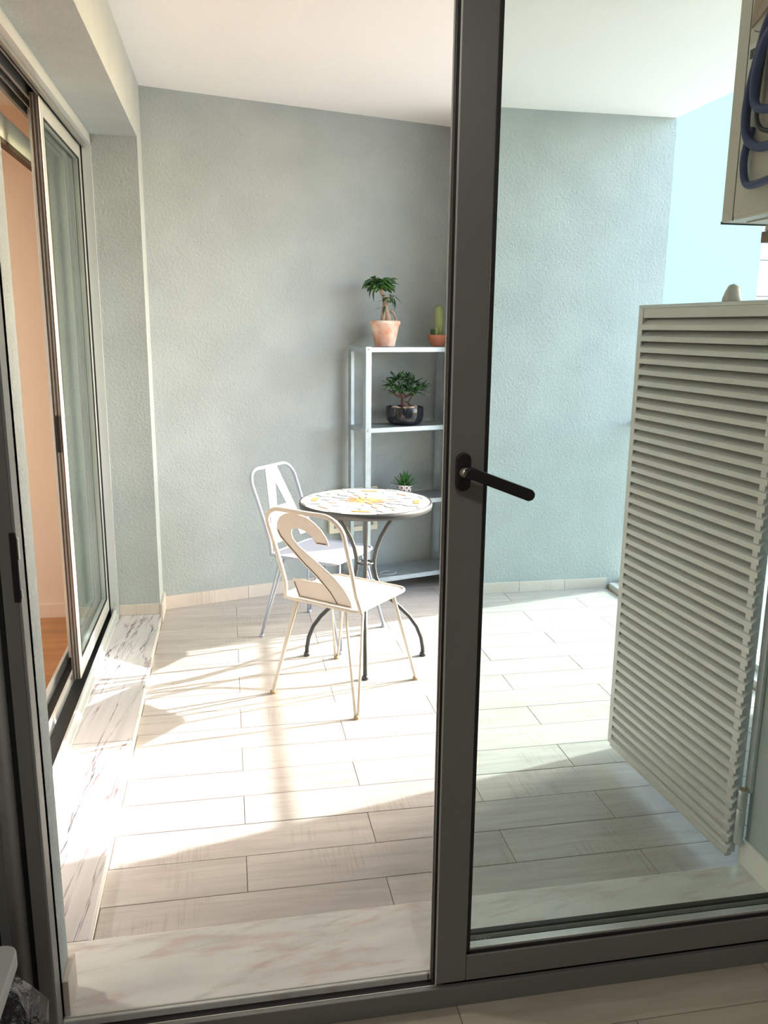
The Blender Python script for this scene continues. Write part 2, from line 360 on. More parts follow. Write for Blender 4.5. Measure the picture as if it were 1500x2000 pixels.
# ---------------------------------------------------------------- left sliding door (door_2)
d2 = thing('door_2', 'silver aluminium sliding door on the left, half open to a peach room', None, kind='structure')
yn, yf = 1.69, 4.237
ZH = 2.343
# outer frame
MB().box(-.60, -.576, yn, yf, SZ, SZ+.012).box(-.60, -.590, yn, yf, SZ+.012, SZ+.035).build('bottom_track', M['alu_light'], d2, .001)
MB().box(-.735, -.60, yn, yf, SZ-.02, SZ+.003).build('track_channel', M['black'], d2)
MB().box(-.672, -.662, yn, yf, SZ, SZ+.045).box(-.735, -.722, yn, yf, SZ, SZ+.05).build('track_rail', M['alu_light'], d2, .001)
MB().box(-.615, -.576, yf-.014, yf, SZ, ZH).build('outer_jamb', M['alu_light'], d2, .001)
MB().box(-.735, -.615, yf-.010, yf, SZ, ZH).build('jamb_seal', M['black'], d2)
MB().box(-.600, -.576, yn, yf, ZH-.045, ZH).build('head_trim', M['alu_light'], d2, .001)
MB().box(-.612, -.600, yn, yf, ZH-.060, ZH).box(-.628, -.622, yn, yf, ZH-.055, ZH).box(-.672, -.662, yn, yf, ZH-.055, ZH).box(-.70, -.694, yn, yf, ZH-.055, ZH).box(-.735, -.722, yn, yf, ZH-.06, ZH).build('head_track', M['frame'], d2, .0008)
MB().box(-.735, -.60, yn, yf, ZH-.02, ZH).build('head_channel', M['black'], d2)
# two sliding leaves parked at the far half
def leaf(x0, x1, ya, yb, name='sliding_leaf'):
    z0, z1 = SZ+.035, ZH-.045; sw = .055
    lf = MB().box(x0, x1, ya, ya+sw, z0, z1).build(name, M['alu_light'], d2, .003, 3)
    MB().box(x0, x1, yb-sw, yb, z0, z1).build('far_stile', M['alu_light'], lf, .002)
    MB().box(x0, x1, ya+sw, yb-sw, z0, z0+.075).build('bottom_rail', M['alu_light'], lf, .002)
    MB().box(x0, x1, ya+sw, yb-sw, z1-.07, z1).build('top_rail', M['alu_light'], lf, .002)
    xm = (x0+x1)/2
    MB().box(xm-.002, xm+.002, ya+sw, yb-sw, z0+.07, z1-.065).build('glass_pane', M['glass2'], lf)
    MB().box(x1-.004, x1+.001, ya+sw-.001, ya+sw+.006, z0+.075, z1-.07).box(x1-.004, x1+.001, yb-sw-.006, yb-sw, z0+.075, z1-.07).box(x1-.004, x1+.001, ya+sw, yb-sw, z0+.073, z0+.08).box(x1-.004, x1+.001, ya+sw, yb-sw, z1-.077, z1-.07).build('gasket', M['black'], lf)
    return lf
lf = leaf(-.655, -.622, 3.36, 4.225)
MB().box(-.652, -.648, 3.352, 3.36, SZ+.04, ZH-.05).box(-.640, -.636, 3.352, 3.36, SZ+.04, ZH-.05).box(-.628, -.624, 3.352, 3.36, SZ+.04, ZH-.05).build('edge_seal', M['rustline'], lf)
MB().box(-.645, -.630, 3.349, 3.36, 1.02, 1.16).build('latch', M['black'], lf, .002)
lf2 = leaf(-.712, -.680, 3.60, 4.227, 'rear_sliding_leaf')

# room behind it
struct('floor_left_room', 'orange-brown wood floor of the next room', box('floor_left_room', M['roomfloor'], -4.0, -.735, .2, 4.40, -.05, SZ+.002), 'floor')
struct('wall_left_room', 'peach wall of the next room', box('wall_left_room', M['peach'], -4.0, -.75, 4.26, 4.45, SZ, 2.5), 'wall')
struct('baseboard_left_room', 'peach baseboard of the next room', box('baseboard_left_room', M['peach'], -4.0, -.75, 4.245, 4.26, SZ, SZ+.075, bevel=.003), 'baseboard')
struct('wall_far_left', 'white far wall of the next room', box('wall_far_left', M['roomwhite'], -4.1, -4.0, .2, 4.45, SZ, 2.5), 'wall')
struct('wall_near_left', 'near wall of the next room', box('wall_near_left', M['roomwhite'], -4.0, -.95, .1, .2, SZ, 2.5), 'wall')
struct('ceiling_left_room', 'white ceiling of the next room', box('ceiling_left_room', M['roomwhite'], -4.1, -.74, .1, 4.45, 2.45, 2.6), 'ceiling')
box_ = MB().box(-.825, -.80, 1.75, 4.245, 2.18, 2.275).build('valance', M['roomwhite'], None, .004)
tag(box_, 'white curtain valance with a dark lower edge inside the peach room', 'valance')
MB().box(-.825, -.798, 1.75, 4.245, 2.160, 2.18).build('lower_edge', M['rustline'], box_)

# ---------------------------------------------------------------- near door (door_1)
d1 = thing('door_1', 'dark grey aluminium sliding door in the foreground with a black lever handle', None, kind='structure')
FY = 1.548                      # room-side face of the outer frame
MB().box(-.41, 1.42, FY, FY+.0118, .0, .052).box(-.41, 1.42, FY+.012, 1.615, .0, .028).build('bottom_frame', M['frame'], d1, .0015)
MB().box(-.39, 1.42, 1.560, 1.613, .028, .0335).build('track_channel', M['black'], d1)
MB().box(-.39, .44, 1.5665, 1.5695, .03, .046).build('track_rail', M['frame_lt'], d1, .0008)
MB().box(-.39, .44, 1.6075, 1.6125, .03, .0525).build('track_lip', M['frame_lt'], d1, .0008)
# left jamb: profiles seen obliquely
MB().box(-.412, -.386, FY, 1.62, .0, 2.26).build('left_jamb', M['frame'], d1, .0015)
MB().box(-.386, -.383, FY+.012, 1.617, .046, 2.26).build('jamb_lining', M['frame'], d1)
MB().box(-.3855, -.3805, FY+.001, FY+.006, .046, 2.26).box(-.3855, -.3825, FY+.008, FY+.011, .046, 2.26).build('brush_seal', M['brush'], d1)
MB().box(-.424, -.412, FY+.012, 1.62, .0, 2.26).build('jamb_groove', M['black'], d1)
MB().lathe([(.016, 0), (.016, 2.26)], 20).build('jamb_bead', M['alu'], d1, loc=(-.440, FY+.01, 0))
MB().box(-.475, -.455, FY+.004, 1.62, .0, 2.26).build('inner_jamb', M['frame'], d1, .001)
MB().box(-.480, -.475, FY+.008, 1.62, .0, 2.26).build('jamb_joint', M['black'], d1)
st = MB().box(-.392, -.3795, FY-.0035, FY+.002, 1.005, 1.135).build('strike_plate', M['blackpl'], d1, .002)
MB().box(-.3795, -.377, FY-.002, FY+.006, 1.085, 1.125).box(-.3795, -.3775, FY-.001, FY+.004, 1.012, 1.028).build('strike_tongue', M['frame_lt'], st, .0008)
MB().box(-.41, 1.42, FY, 1.615, 2.215, 2.26).build('head_frame', M['frame'], d1, .0015)
MB().box(1.378, 1.42, FY, 1.615, .0, 2.26).build('right_jamb', M['frame'], d1, .0015)
# sliding sash
SX0, SX1, SY0, SY1, Z0, Z1 = .4205, 1.40, 1.556, 1.592, .0575, 2.215
sash = MB().box(SX0, SX0+.0705, SY0, SY1, Z0, Z1).build('door_stile', M['frame'], d1, .0025, 3)
MB().box(SX0-.006, SX0+.001, SY0+.004, SY0+.020, Z0, Z1).build('stile_seal', M['black'], sash)
MB().box(SX0-.0085, SX0-.006, SY0+.018, SY0+.022, Z0, Z1).box(SX0-.0012, SX0+.0022, SY0-.0006, SY0+.002, Z0, Z1).build('stile_edge', M['frame_lt'], sash)
MB().box(SX0+.0705, SX1, SY0, SY1, Z0, Z0+.065).build('bottom_rail', M['frame'], d1, .0025, 3)
MB().box(SX0+.0705, SX1, SY0, SY1, Z1-.062, Z1).build('top_rail', M['frame'], d1, .0025, 3)
MB().box(SX1-.073, SX1, SY0, SY1, Z0+.065, Z1-.062).build('far_stile', M['frame'], d1, .0025, 3)
gx0, gx1, gz0, gz1 = SX0+.0705, SX1-.073, Z0+.065, Z1-.062
MB().box(gx0, gx0+.009, SY0+.005, SY0+.030, gz0, gz1).box(gx0, gx1, SY0+.005, SY0+.009, gz0, gz0+.0065).box(gx1-.009, gx1, SY0+.005, SY0+.03, gz0, gz1).build('gasket', M['black'], d1)
MB().box(gx0+.009, gx1, SY0+.009, SY0+.0285, gz0-.002, gz0+.0125).build('pane_spacer', M['frame_lt'], d1)
gl = MB().box(gx0+.006, gx1-.004, SY0+.010, SY0+.013, gz0-.002, gz1).build('glass_pane', M['glass'], d1)
# outer fixed track seen through the glass
MB().box(.44, 1.38, 1.5975, 1.6125, .03, .126).build('outer_leaf_rail', M['black'], d1, .0008)
MB().box(.44, 1.38, 1.5970, 1.6125, .126, .1375).build('outer_leaf_edge', M['frame_lt'], d1, .0008)
MB().box(.44, 1.38, 1.5985, 1.6125, .1375, .144).build('outer_gasket', M['black'], d1, .0008)
# small etched marks low on the pane
et = MB()
for k, (a, b) in enumerate(((0, .006), (.009, .014), (.018, .024), (.027, .032))):
    et.box(gx0+.025+a, gx0+.025+b, SY0+.0095, SY0+.0099, gz0+.036, gz0+.0375)
    et.box(gx0+.025+(a+b)/2-.0006, gx0+.025+(a+b)/2+.0006, SY0+.0095, SY0+.0099, gz0+.030, gz0+.0365)
    if k in (1, 2): et.box(gx0+.025+a, gx0+.025+b, SY0+.0095, SY0+.0099, gz0+.030, gz0+.0312)
et.build('etched_mark', M['frame_lt'], d1)
# lever handle
hx, hz = .4475, 1.240
rose = MB().prism(arc((.0, .0235), .0145, 0, PI, 10)+arc((.0, -.0235), .0145, PI, 2*PI, 10), 0, .009, Matrix.Translation((hx, SY0-.0005, hz-.013)) @ Matrix.Rotation(PI/2, 4, 'X')).build('handle_plate', M['blackpl'], d1, .0015)
lv = MB().tube([(hx, SY0-.008, hz-.014), (hx+.003, SY0-.044, hz-.008)], .0095, 16).build('lever_neck', M['frame_lt'], rose)
T = Matrix.Translation((hx+.003, SY0-.050, hz-.008)) @ Matrix.Rotation(math.radians(21), 4, 'Y')
MB().prism([(-.012, -.011), (.126, -.0115), (.133, -.007), (.135, 0), (.133, .007), (.126, .0115), (-.004, .011), (-.012, .002)], -.009, .009, T @ Matrix.Rotation(PI/2, 4, 'X')).build('lever', M['blackpl'], rose, .002, 3)

# ---------------------------------------------------------------- room where the camera stands
fi = struct('floor_inside', 'dark wood-look tile floor on the near side of the door', box('floor_inside', M['grout'], -1.3, 2.4, -1.6, 1.615, -.1, -.0025), 'floor')
for r in range(-18, 2):
    y1 = 1.442+ROW*(r+1)-0; y0 = y1-ROW; y1 = min(y1, 1.60)
    if y0 > 1.59: continue
    off = .853 if r % 2 else .853+TL/2
    x = off-TL*3
    while x < 2.4:
        a, b = max(x, -1.3), min(x+TL, 2.4)
        if b-a > .03 and y1 > .8:
            MB().box(a+G/2-(a+b)/2, b-G/2-(a+b)/2, y0+G/2-(y0+y1)/2, y1-G/2-(y0+y1)/2, -.009, 0).build('tile', M['tile_in'], fi, .0008, 1, loc=((a+b)/2, (y0+y1)/2, 0))
        x += TL
box('tile_bed', M['tile_in'], -1.3, 2.4, -1.6, .83, -.009, 0, fi)
struct('wall_front_left', 'grey wall beside the door frame inside', box('wall_front_left', M['graywall'], -1.3, -.48, 1.552, 1.60, 0, 2.6), 'wall')
struct('wall_front_right', 'grey wall right of the near door', box('wall_front_right', M['graywall'], 1.42, 2.4, 1.50, 1.56, 0, 2.6), 'wall')
struct('wall_front_head', 'wall over the near door', box('wall_front_head', M['graywall'], -1.3, 2.4, 1.552, 1.69, 2.26, 2.62), 'wall')
struct('wall_inside_left', 'inner left wall of the kitchen', box('wall_inside_left', M['graywall'], -1.4, -1.3, -1.6, 1.6, 0, 2.6), 'wall')
struct('wall_inside_right', 'inner right wall of the kitchen', box('wall_inside_right', M['graywall'], 2.4, 2.5, -1.6, 1.56, 0, 2.6), 'wall')
struct('wall_inside_rear', 'rear wall of the kitchen', box('wall_inside_rear', M['graywall'], -1.4, 2.5, -1.7, -1.6, 0, 2.6), 'wall')
struct('ceiling_inside', 'kitchen ceiling', box('ceiling_inside', M['graywall'], -1.4, 2.5, -1.7, 1.60, 2.6, 2.75), 'ceiling')

lp = thing('fill_lamp', 'added fill lamp on the kitchen ceiling, unseen behind the camera', 'lamp', (.4, -.2, 2.6))  # added lamp, out of view, to brighten the kitchen and door frames
MB().lathe([(.0, -.05), (.13, -.045), (.15, -.03), (.15, 0), (0, 0)], 32).build('fill_lamp_disc', M['roomwhite'], lp)
ll = bpy.data.lights.new('fill_light', 'AREA'); ll.shape = 'DISK'; ll.size = .28; ll.energy = 12; ll.color = (1, .96, .88)
lo_ = bpy.data.objects.new('fill_light', ll); COL.objects.link(lo_); lo_.parent = lp; lo_.location = (0, 0, -.06)

lp2 = thing('fill_lamp', 'added fill lamp on the peach room ceiling, out of view', 'lamp', (-2.2, 2.6, 2.45))  # second added lamp, out of view, lifts the dim peach room
MB().lathe([(.0, -.05), (.13, -.045), (.15, -.03), (.15, 0), (0, 0)], 32).build('fill_lamp_disc', M['roomwhite'], lp2)
lo2 = bpy.data.objects.new('fill_light', ll.copy()); lo2.data.energy = 30; COL.objects.link(lo2); lo2.parent = lp2; lo2.location = (0, 0, -.06)

# grey plastic trolley top with a black bag under it, at the lower left
tr = thing('storage_trolley', 'grey plastic trolley top with a dark slot, at the lower left by the door frame', 'trolley', (-.565, 1.03, 0))
zt = .50
pts = [(-.20, -.26), (.20, -.26)]+arc((.176, .230), .024, 0, PI/2, 6)+arc((-.178, .232), .024, PI/2, PI, 6)
MB().prism(pts, zt-.028, zt).build('tray_top', M['traygrey'], tr, .003, 3)
MB().box(-.12, .128, .165, .19, zt, zt+.0008).box(.103, .128, -.05, .19, zt, zt+.0008).build('slot', M['black'], tr)
for sx in (-1, 1):
    for sy in (-.2, .1):
        MB().tube([(sx*.165, sy, .03), (sx*.165, sy, zt-.028)], .012, 10).build('post', M['traygrey'], tr)
        MB().lathe([(.02, 0), (.024, .006), (.024, .026), (.01, .03)], 14).build('foot', M['black'], tr, loc=(sx*.165, sy, 0))
MB().box(-.18, .18, -.22, .115, .05, .065).build('lower_shelf', M['traygrey'], tr, .003)
bg_ = MB(); nr, na = 12, 26
pv = []
for i in range(nr+1):
    ph = PI*i/nr
    for k in range(na):
        a = 2*PI*k/na; q = 1+.10*math.sin(5*a+3*ph)+.08*math.sin(9*a-5*ph)+random.uniform(-.05, .05)
        pv.append((.135*math.sin(ph)*math.cos(a)*q, .17*math.sin(ph)*math.sin(a)*q, .185+.17*-math.cos(ph)*(1 if i not in (0, nr) else .96)))
bg_.add(pv, [(i*na+k, i*na+(k+1) % na, (i+1)*na+(k+1) % na, (i+1)*na+k) for i in range(nr) for k in range(na)], True)
bo = bg_.build('plastic_bag', M['bag'], None, loc=(-.505, 1.345, .0)); bo.scale = (1.0, .95, 1.12); tag(bo, 'crumpled black plastic bag stuffed under the grey trolley top', 'bag')

# ---------------------------------------------------------------- louvred screen
ang = math.atan2(-(1.323-1.362), 2.541-1.852)          # leans from the y axis towards -x
lo = thing('louvred_screen', 'tall grey metal louvred screen hinged on the mint wall end', 'louvre', (1.352, 1.862, 0), ang)
PL = .685; zb, zt = .068, 1.568
MB().box(-.016, .016, PL-.026, PL, zb, zt).build('side_post', M['louvre'], lo, .002)
MB().box(-.016, .016, 0.012, .035, zb, zt).build('side_post', M['louvre'], lo, .002)
MB().box(-.016, .016, -.005, PL, zt, zt+.010).build('top_cap', M['frame_lt'], lo, .0015)
MB().box(-.014, .012, .0, PL-.026, zt-.030, zt).build('top_rail', M['louvre'], lo, .002)
MB().box(.004, .010, .03, PL-.02, zb+.02, zt-.02).build('back_sheet', M['louvre_dk'], lo)
pitch = (zt-.030-zb-.01)/42.0
prof = [(-.020, 0), (-.020, .0150), (.002, .0315), (.004, .0300), (-.0175, .0135), (-.0175, .0)]
sv = [(x, y, z) for y in (0.0, PL-.027) for x, z in prof]; n6 = len(prof)
smb = MB().add(sv, [tuple(range(n6)), tuple(range(n6, 2*n6))[::-1]]+[(i, n6+i, n6+(i+1) % n6, (i+1) % n6) for i in range(n6)])
sme = smb.mesh('slat', M['louvre'])
for i in range(42):
    inst('slat', sme, lo, (0, 0, zb+.008+i*pitch))
MB().box(-.021, .0, 0.006, PL-.027, zb-.004, zb+.010).build('bottom_rail', M['louvre'], lo, .001)
# hinge at the foot
for z, h in ((.115, .105), (.222, .055)):
    MB().lathe([(.0, 0), (.0125, 0), (.0125, h), (.0, h)], 20).build('hinge', M['alu_light'], lo, .001, loc=(.002, -.012, z))
MB().lathe([(.0, 0), (.009, 0), (.010, .003), (0, .004)], 16).build('hinge_cap', M['rust'], lo, loc=(.002, -.012, .277))
po = struct('trim_4', 'light metal post strip on the edge of the mint wall end', box('trim_4', M['alu_light'], 1.366, 1.3765, 1.838, 1.862, .27, 1.58, bevel=.001), 'post')
# knob on the cap
kn = MB(); kp = [(-.024, 0), (-.022, .012), (-.004, .040), (.003, .046), (.010, .042), (.019, .014), (.021, .003), (.018, 0)]
kv = [(x*.9, y*s_+0, z) for x, s_ in ((-.009, .9), (-.012, 1), (.0, 1.02), (.012, 1), (.009, .9)) for y, z in kp] if False else []
for x, s_ in ((-.020, .62), (-.013, .90), (0, 1), (.013, .90), (.020, .62)):
    kv += [(x, -y*s_, .004+z*s_) for y, z in kp]
m8 = len(kp)
kn.add(kv, [tuple(range(m8)), tuple(range(4*m8, 5*m8))[::-1]]+[(a*m8+i, (a+1)*m8+i, (a+1)*m8+(i+1) % m8, a*m8+(i+1) % m8) for a in range(4) for i in range(m8)], True)
ko = kn.build('rounded_stop', M['knob'], None, loc=(1.345, 2.115, zt+.007)); tag(ko, 'small rounded triangular milky stop on the louvred screen top', 'stop')

# ---------------------------------------------------------------- air conditioner outdoor unit
ax, ay0, ay1, az0, az1 = 1.45, 2.07, 2.372, 1.812, 2.50
ac = thing('air_conditioner', 'beige outdoor air conditioner unit with navy hoses above the louvred screen', 'air conditioner', (ax, ay0, az0))
aw, ad, ah = .62, ay1-ay0, az1-az0
MB().box(0, aw, 0, ad, 0, ah).build('casing', M['acbox'], ac, .004, 3)
MB().box(-.0025, 0, 0, ad-.063, .01, ah-.02).build('side_panel', M['acbox'], ac, .0012)
MB().box(-.003, -.0002, ad-.0625, ad-.0605, .0, ah-.02).build('panel_seam', M['ink'], ac)
MB().box(.0, aw, ad-.004, ad+.002, -.004, .004).build('base_edge', M['ink'], ac)
for k in range(5):
    MB().box(.05+.14*k, .13+.14*k, .05, ad-.05, -.005, .0).build('base_rib', M['acbox'], ac, .002)
for (y, z) in ((ad-.035, .020), (ad-.085, .020), (ad-.24, .018), (ad-.235, .50)):
    MB().lathe([(.0, 0), (.0035, 0), (.003, .0015), (0, .002)], 10, Matrix.Rotation(-PI/2, 4, 'Y')).build('screw', M['frame_lt'], ac, loc=(-.0026, y, z))
MB().box(-.0035, -.0024, ad-.105, ad-.068, .275, .46).build('sticker', M['label'], ac)
MB().box(-.0042, -.0034, ad-.102, ad-.074, .42, .445).build('sticker_print', M['ink'], ac)
sp = MB()
for i in range(9): sp.box(-.0042, -.0034, ad-.102+.004*(i % 2), ad-.084-.003*(i % 3), .40-.013*i, .404-.013*i)
sp.build('sticker_print', M['ink'], ac)
MB().box(-.0035, -.0024, ad-.135, ad-.112, .155, .20).build('sticker', M['label'], ac)
MB().box(-.0042, -.0034, ad-.086, ad-.080, .167, .172).box(-.0042, -.0034, ad-.084, ad-.074, .178, .183).box(-.0042, -.0034, ad-.078, ad-.072, .15, .155).build('vent_hole', M['ink'], ac)
# valve cover with brownish triangular patch at the top
MB().add([(-.003, ad-.068, .50), (-.003, ad-.26, .68), (-.003, ad-.115, .688), (-.006, ad-.068, .50), (-.02, ad-.26, .68), (-.02, ad-.115, .688), (-.003, ad-.20, .545), (-.02, ad-.20, .545)],
         [(3, 5, 4, 7), (0, 6, 1, 2), (0, 2, 5, 3), (2, 1, 4, 5), (1, 6, 7, 4), (6, 0, 3, 7)]).build('valve_cover', mat('valve_cover_tan', (.34, .26, .20), .7), ac)
def hose(name, pts, r, m):
    P = [Vector(p) for p in pts]; out = []
    for i in range(len(P)-1):
        a, b, c, d = P[max(i-1, 0)], P[i], P[i+1], P[min(i+2, len(P)-1)]
        for k in range(8):
            t = k/8; out.append(.5*((2*b)+(-a+c)*t+(2*a-5*b+4*c-d)*t*t+(-a+3*b-3*c+d)*t**3))
    out.append(P[-1]); return MB().tube(out, r, 14).build(name, m, ac)
hose('hose', [(-.02, ad-.27, .50), (-.024, ad-.19, .50), (-.022, ad-.145, .42), (-.024, ad-.115, .30), (-.024, ad-.125, .215), (-.022, ad-.18, .175), (-.022, ad-.26, .17)], .0125, M['navy'])
hose('hose', [(-.036, ad-.30, .49), (-.040, ad-.20, .44), (-.040, ad-.165, .34), (-.038, ad-.18, .275), (-.034, ad-.25, .255)], .0115, M['navy'])
hose('hose', [(-.012, ad-.128, .235), (-.020, ad-.118, .16), (-.020, ad-.130, .10), (-.020, ad-.165, .080), (-.020, ad-.26, .085)], .0105, M['navy'])
hose('hose', [(-.016, ad-.165, .46), (-.018, ad-.150, .30), (-.018, ad-.175, .225), (-.018, ad-.26, .20)], .006, M['darkhose'])
hose('cable', [(-.004, ad-.085, .49), (-.014, ad-.13, .475), (-.018, ad-.17, .49)], .0012, M['ink'])
for k, x in enumerate((.07, .50)):
    MB().lathe([(.026, 0), (.024, .014), (.013, .020), (.013, .030), (.022, .034)], 16).build('rubber_foot', M['rubber'], ac, loc=(x-.02, .115, -.038))
    MB().lathe([(.026, 0), (.024, .014), (.013, .020), (.013, .030), (.022, .034)], 16).build('rubber_foot', M['rubber'], ac, loc=(x-.02, .03, -.038))
for k, x in enumerate((1.50, 1.97)):
    lab = ('brown steel wall bracket under the air conditioner, the one nearer the louvred screen', 'brown steel wall bracket under the outer end of the air conditioner')[k]
    br = MB().box(x-.02, x+.02, 1.853, 2.215, 1.742, 1.772).build('wall_bracket', M['brown'], None, .002)
    tag(br, lab, 'bracket', 'brackets under the air conditioner')
    MB().box(x-.02, x+.02, 1.851, 1.857, 1.45, 1.78).build('wall_plate', M['brown'], br, .001)
    MB().tube([(x, 1.856, 1.50), (x, 2.16, 1.742)], .009, 8).build('strut', M['brown'], br)

# ---------------------------------------------------------------- neighbouring buildings and ground
nb = struct('neighbour_building', 'overexposed pale cyan facade beyond the balcony', box('neighbour_building', M['bldg'], 2.9, 5.36, 8.0, 14.0, -6, 11), 'building')
n2 = struct('neighbour_building_white', 'white panelled facade at the far right beyond the cyan one', box('neighbour_building_white', M['bbtile'], 5.9, 13, 9.0, 15, -6, 11), 'building')
for i in range(14):
    for j in range(3):
        MB().box(0, 1.985, -.03, 0, 0, .388).build('panel', M['bldgw'], n2, .004, 1, loc=(5.9+2*j, 9.0, -.9+.4*i))
box('wall_lamp', M['ink'], 6.40, 6.60, 8.80, 8.965, 1.62, 1.68, n2, .01)
struct('ground', 'street level ground far below the balcony', box('ground', M['ground'], -40, 60, -40, 60, -6.3, -6), 'ground')

# ---------------------------------------------------------------- chairs
NUM2 = [[.078,.765],[.119,.855],[.193,.928],[.277,.962],[.37,.975],[.46,.972],[.563,.955],[.658,.904],[.73,.839],[.78,.762],[.80,.694],[.62,.692],[.60,.749],[.549,.794],[.489,.819],[.416,.832],[.351,.833],[.298,.802],[.273,.756],[.279,.698],[.339,.624],[.488,.522],[.641,.417],[.778,.321],[.871,.213],[.929,.093],[.935,.019],[.734,.015],[.428,.015],[.150,.015],[.142,.135],[.132,.225],[.371,.228],[.582,.228],[.491,.323],[.369,.422],[.256,.534],[.147,.642],[.097,.702]]
def ear_prism(name, pts, th, T, m, parent):
    # polygon with concavities: fill by bmesh triangulation
    import bmesh
    bm = bmesh.new(); vs = [bm.verts.new((x, y, 0)) for x, y in pts]; f = bm.faces.new(vs)
    r = bmesh.ops.extrude_face_region(bm, geom=[f]); ev = [g for g in r['geom'] if isinstance(g, bmesh.types.BMVert)]
    for v in ev: v.co.z += th
    bmesh.ops.triangulate(bm, faces=[f for f in bm.faces if len(f.verts) > 4])
    bmesh.ops.recalc_face_normals(bm, faces=bm.faces[:]); bm.transform(T)
    me = bpy.data.meshes.new(name); bm.to_mesh(me); bm.free(); me.materials.append(m)
    o = bpy.data.objects.new(name, me); COL.objects.link(o); o.parent = parent; return o

def chair(name, label, loc, rz, paint, kind, footm, shift=0):
    t = thing(name, label, 'chair', loc, rz, 'metal chairs at the round table')
    SH = .425; a, b, rc = .192, .188, .05
    seat = []
    for (cx, cy, a0) in ((a-rc, b-rc, 0), (-a+rc, b-rc, PI/2), (-a+rc, -b+rc, PI), (a-rc, -b+rc, 1.5*PI)):
        seat += arc((cx, cy), rc, a0, a0+PI/2, 8)
    MB().prism(seat, SH-.012, SH-.002).build('seat', paint, t, .003, 3)
    MB().tube([(x*1.0, y*1.0, SH-.003) for x, y in seat], .0065, 8, closed=True).build('seat_rim', paint, t)
    # hairpin legs, each with a small foot
    fx, fy0, fy1 = .212, -.226, .229
    for sx in (-1, 1):
        for fy in (fy0, fy1):
            f = Vector((sx*fx, fy, .012)); sy = 1 if fy > 0 else -1
            p1 = Vector((sx*(a-.028), sy*(b-.075), SH-.012)); p2 = Vector((sx*(a-.075), sy*(b-.022), SH-.012))
            off = Vector((.004*sx, -.004*sy, 0))
            l = MB().tube([p1, f+off], .0057, 8).tube([p2, f-off], .0057, 8).build('leg', paint, t)
            MB().lathe([(.004, .016), (.011, .013), (.0125, .008), (.0105, .0), (0, 0)][::-1], 14).build('foot', footm, l, loc=(f.x, f.y, 0))
    # back hoop: leans back
    hw, H, rr = .172, .405, .075; y0, y1 = -b+.012, -b-.125
    def bp(u, v, w=0):                    # u across, v up the leaning plane, w out of plane
        s = v/H; return Vector((shift+u*(1+.06*s), y0+(y1-y0)*max(0, s)**1.15+w, SH-.004+v*.985))
    hp = [bp(-hw-.016, -.006), bp(-hw-.008, .03), bp(-hw, .07)]+[bp(-hw, v) for v in (.15, .25, H-rr)]
    hp += [bp(-hw+rr-rr*math.cos(k*PI/16), H-rr+rr*math.sin(k*PI/16)) for k in range(1, 9)]
    hp += [bp(u, H) for u in (-.04, .04)]
    q = hp[:]; hp += [Vector((2*shift-p.x, p.y, p.z)) for p in reversed(q[:-1]) if p.x < shift-.001]
    MB().tube(hp, .0088, 12).build('back_frame', paint, t)
    W = 2*hw*.97; lean = math.atan2(-(y1-y0), H)
    T = Matrix.Translation(bp(-hw*.97, .004)) @ Matrix.Rotation(PI/2+lean, 4, 'X') @ Matrix.Translation((0, 0, -.003))
    HH = math.hypot(H, y1-y0)-.012
    if kind == 'two':
        pts = [(u*W, v*HH) for u, v in NUM2]
        d = ear_prism('back_digit', pts, .006, T, paint, t); d['label'] = 'flat cut-out numeral 2 in the backrest'
        # raised bead edges and rusty seams on the rear side
        def P(u, v, w=.008): return T @ Vector((u*W, v*HH, w))
        bead = MB()
        bead.tube([P(u, v, .003) for u, v in NUM2], .0036, 6, closed=True)
        bead.build('digit_edge', paint, d)
        sm = MB(); sm.tube([P(u+.022, v+.012, .007) for u, v in [NUM2[0], NUM2[38], NUM2[37], NUM2[36], NUM2[35], NUM2[34], NUM2[33]]]+[P(.68, .15, .007), P(.735, .04, .007)], .0016, 5)
        sm.tube([P(.15, .2, .007), P(.175, .04, .007)], .0016, 5); sm.tube([P(.64, .702, .007), P(.77, .704, .007)], .0018, 5)
        sm.tube([P(.175, .036, .007), P(.92, .036, .007)], .0012, 5)
        sm.build('seam', M['rustline'], d)
    else:
        O = [(.36, 1.0), (.64, 1.0), (.95, .10), (.74, .10), (.665, .38), (.335, .38), (.26, .10), (.05, .10)]
        import bmesh
        # A = outer outline minus counter: two legs + crossbar + cap as one sheet
        bm = bmesh.new()
        def pg(P_):
            vv = [bm.verts.new((u*W, v*HH, 0)) for u, v in P_]; return bm.faces.new(vv)
        pg([(.36, 1.0), (.64, 1.0), (.56, .72), (.44, .72)][0:0] or [(.36, 1.0), (.05, .10), (.26, .10), (.335, .38), (.38, .52), (.5, .80), (.5, 1.0)])
        pg([(.5, 1.0), (.5, .80), (.62, .52), (.665, .38), (.74, .10), (.95, .10), (.64, 1.0)])
        pg([(.335, .38), (.665, .38), (.62, .52), (.38, .52)])
        bmesh.ops.remove_doubles(bm, verts=bm.verts[:], dist=1e-5); bmesh.ops.recalc_face_normals(bm, faces=bm.faces[:])
        r = bmesh.ops.extrude_face_region(bm, geom=bm.faces[:])
        for g in r['geom']:
            if isinstance(g, bmesh.types.BMVert): g.co.z += .005
        bmesh.ops.triangulate(bm, faces=[f for f in bm.faces if len(f.verts) > 4]); bmesh.ops.recalc_face_normals(bm, faces=bm.faces[:]); bm.transform(T)
        me = bpy.data.meshes.new('back_letter'); bm.to_mesh(me); bm.free(); me.materials.append(paint)
        o = inst('back_letter', me, t); o['label'] = 'flat cut-out letter A in the backrest'
    return t
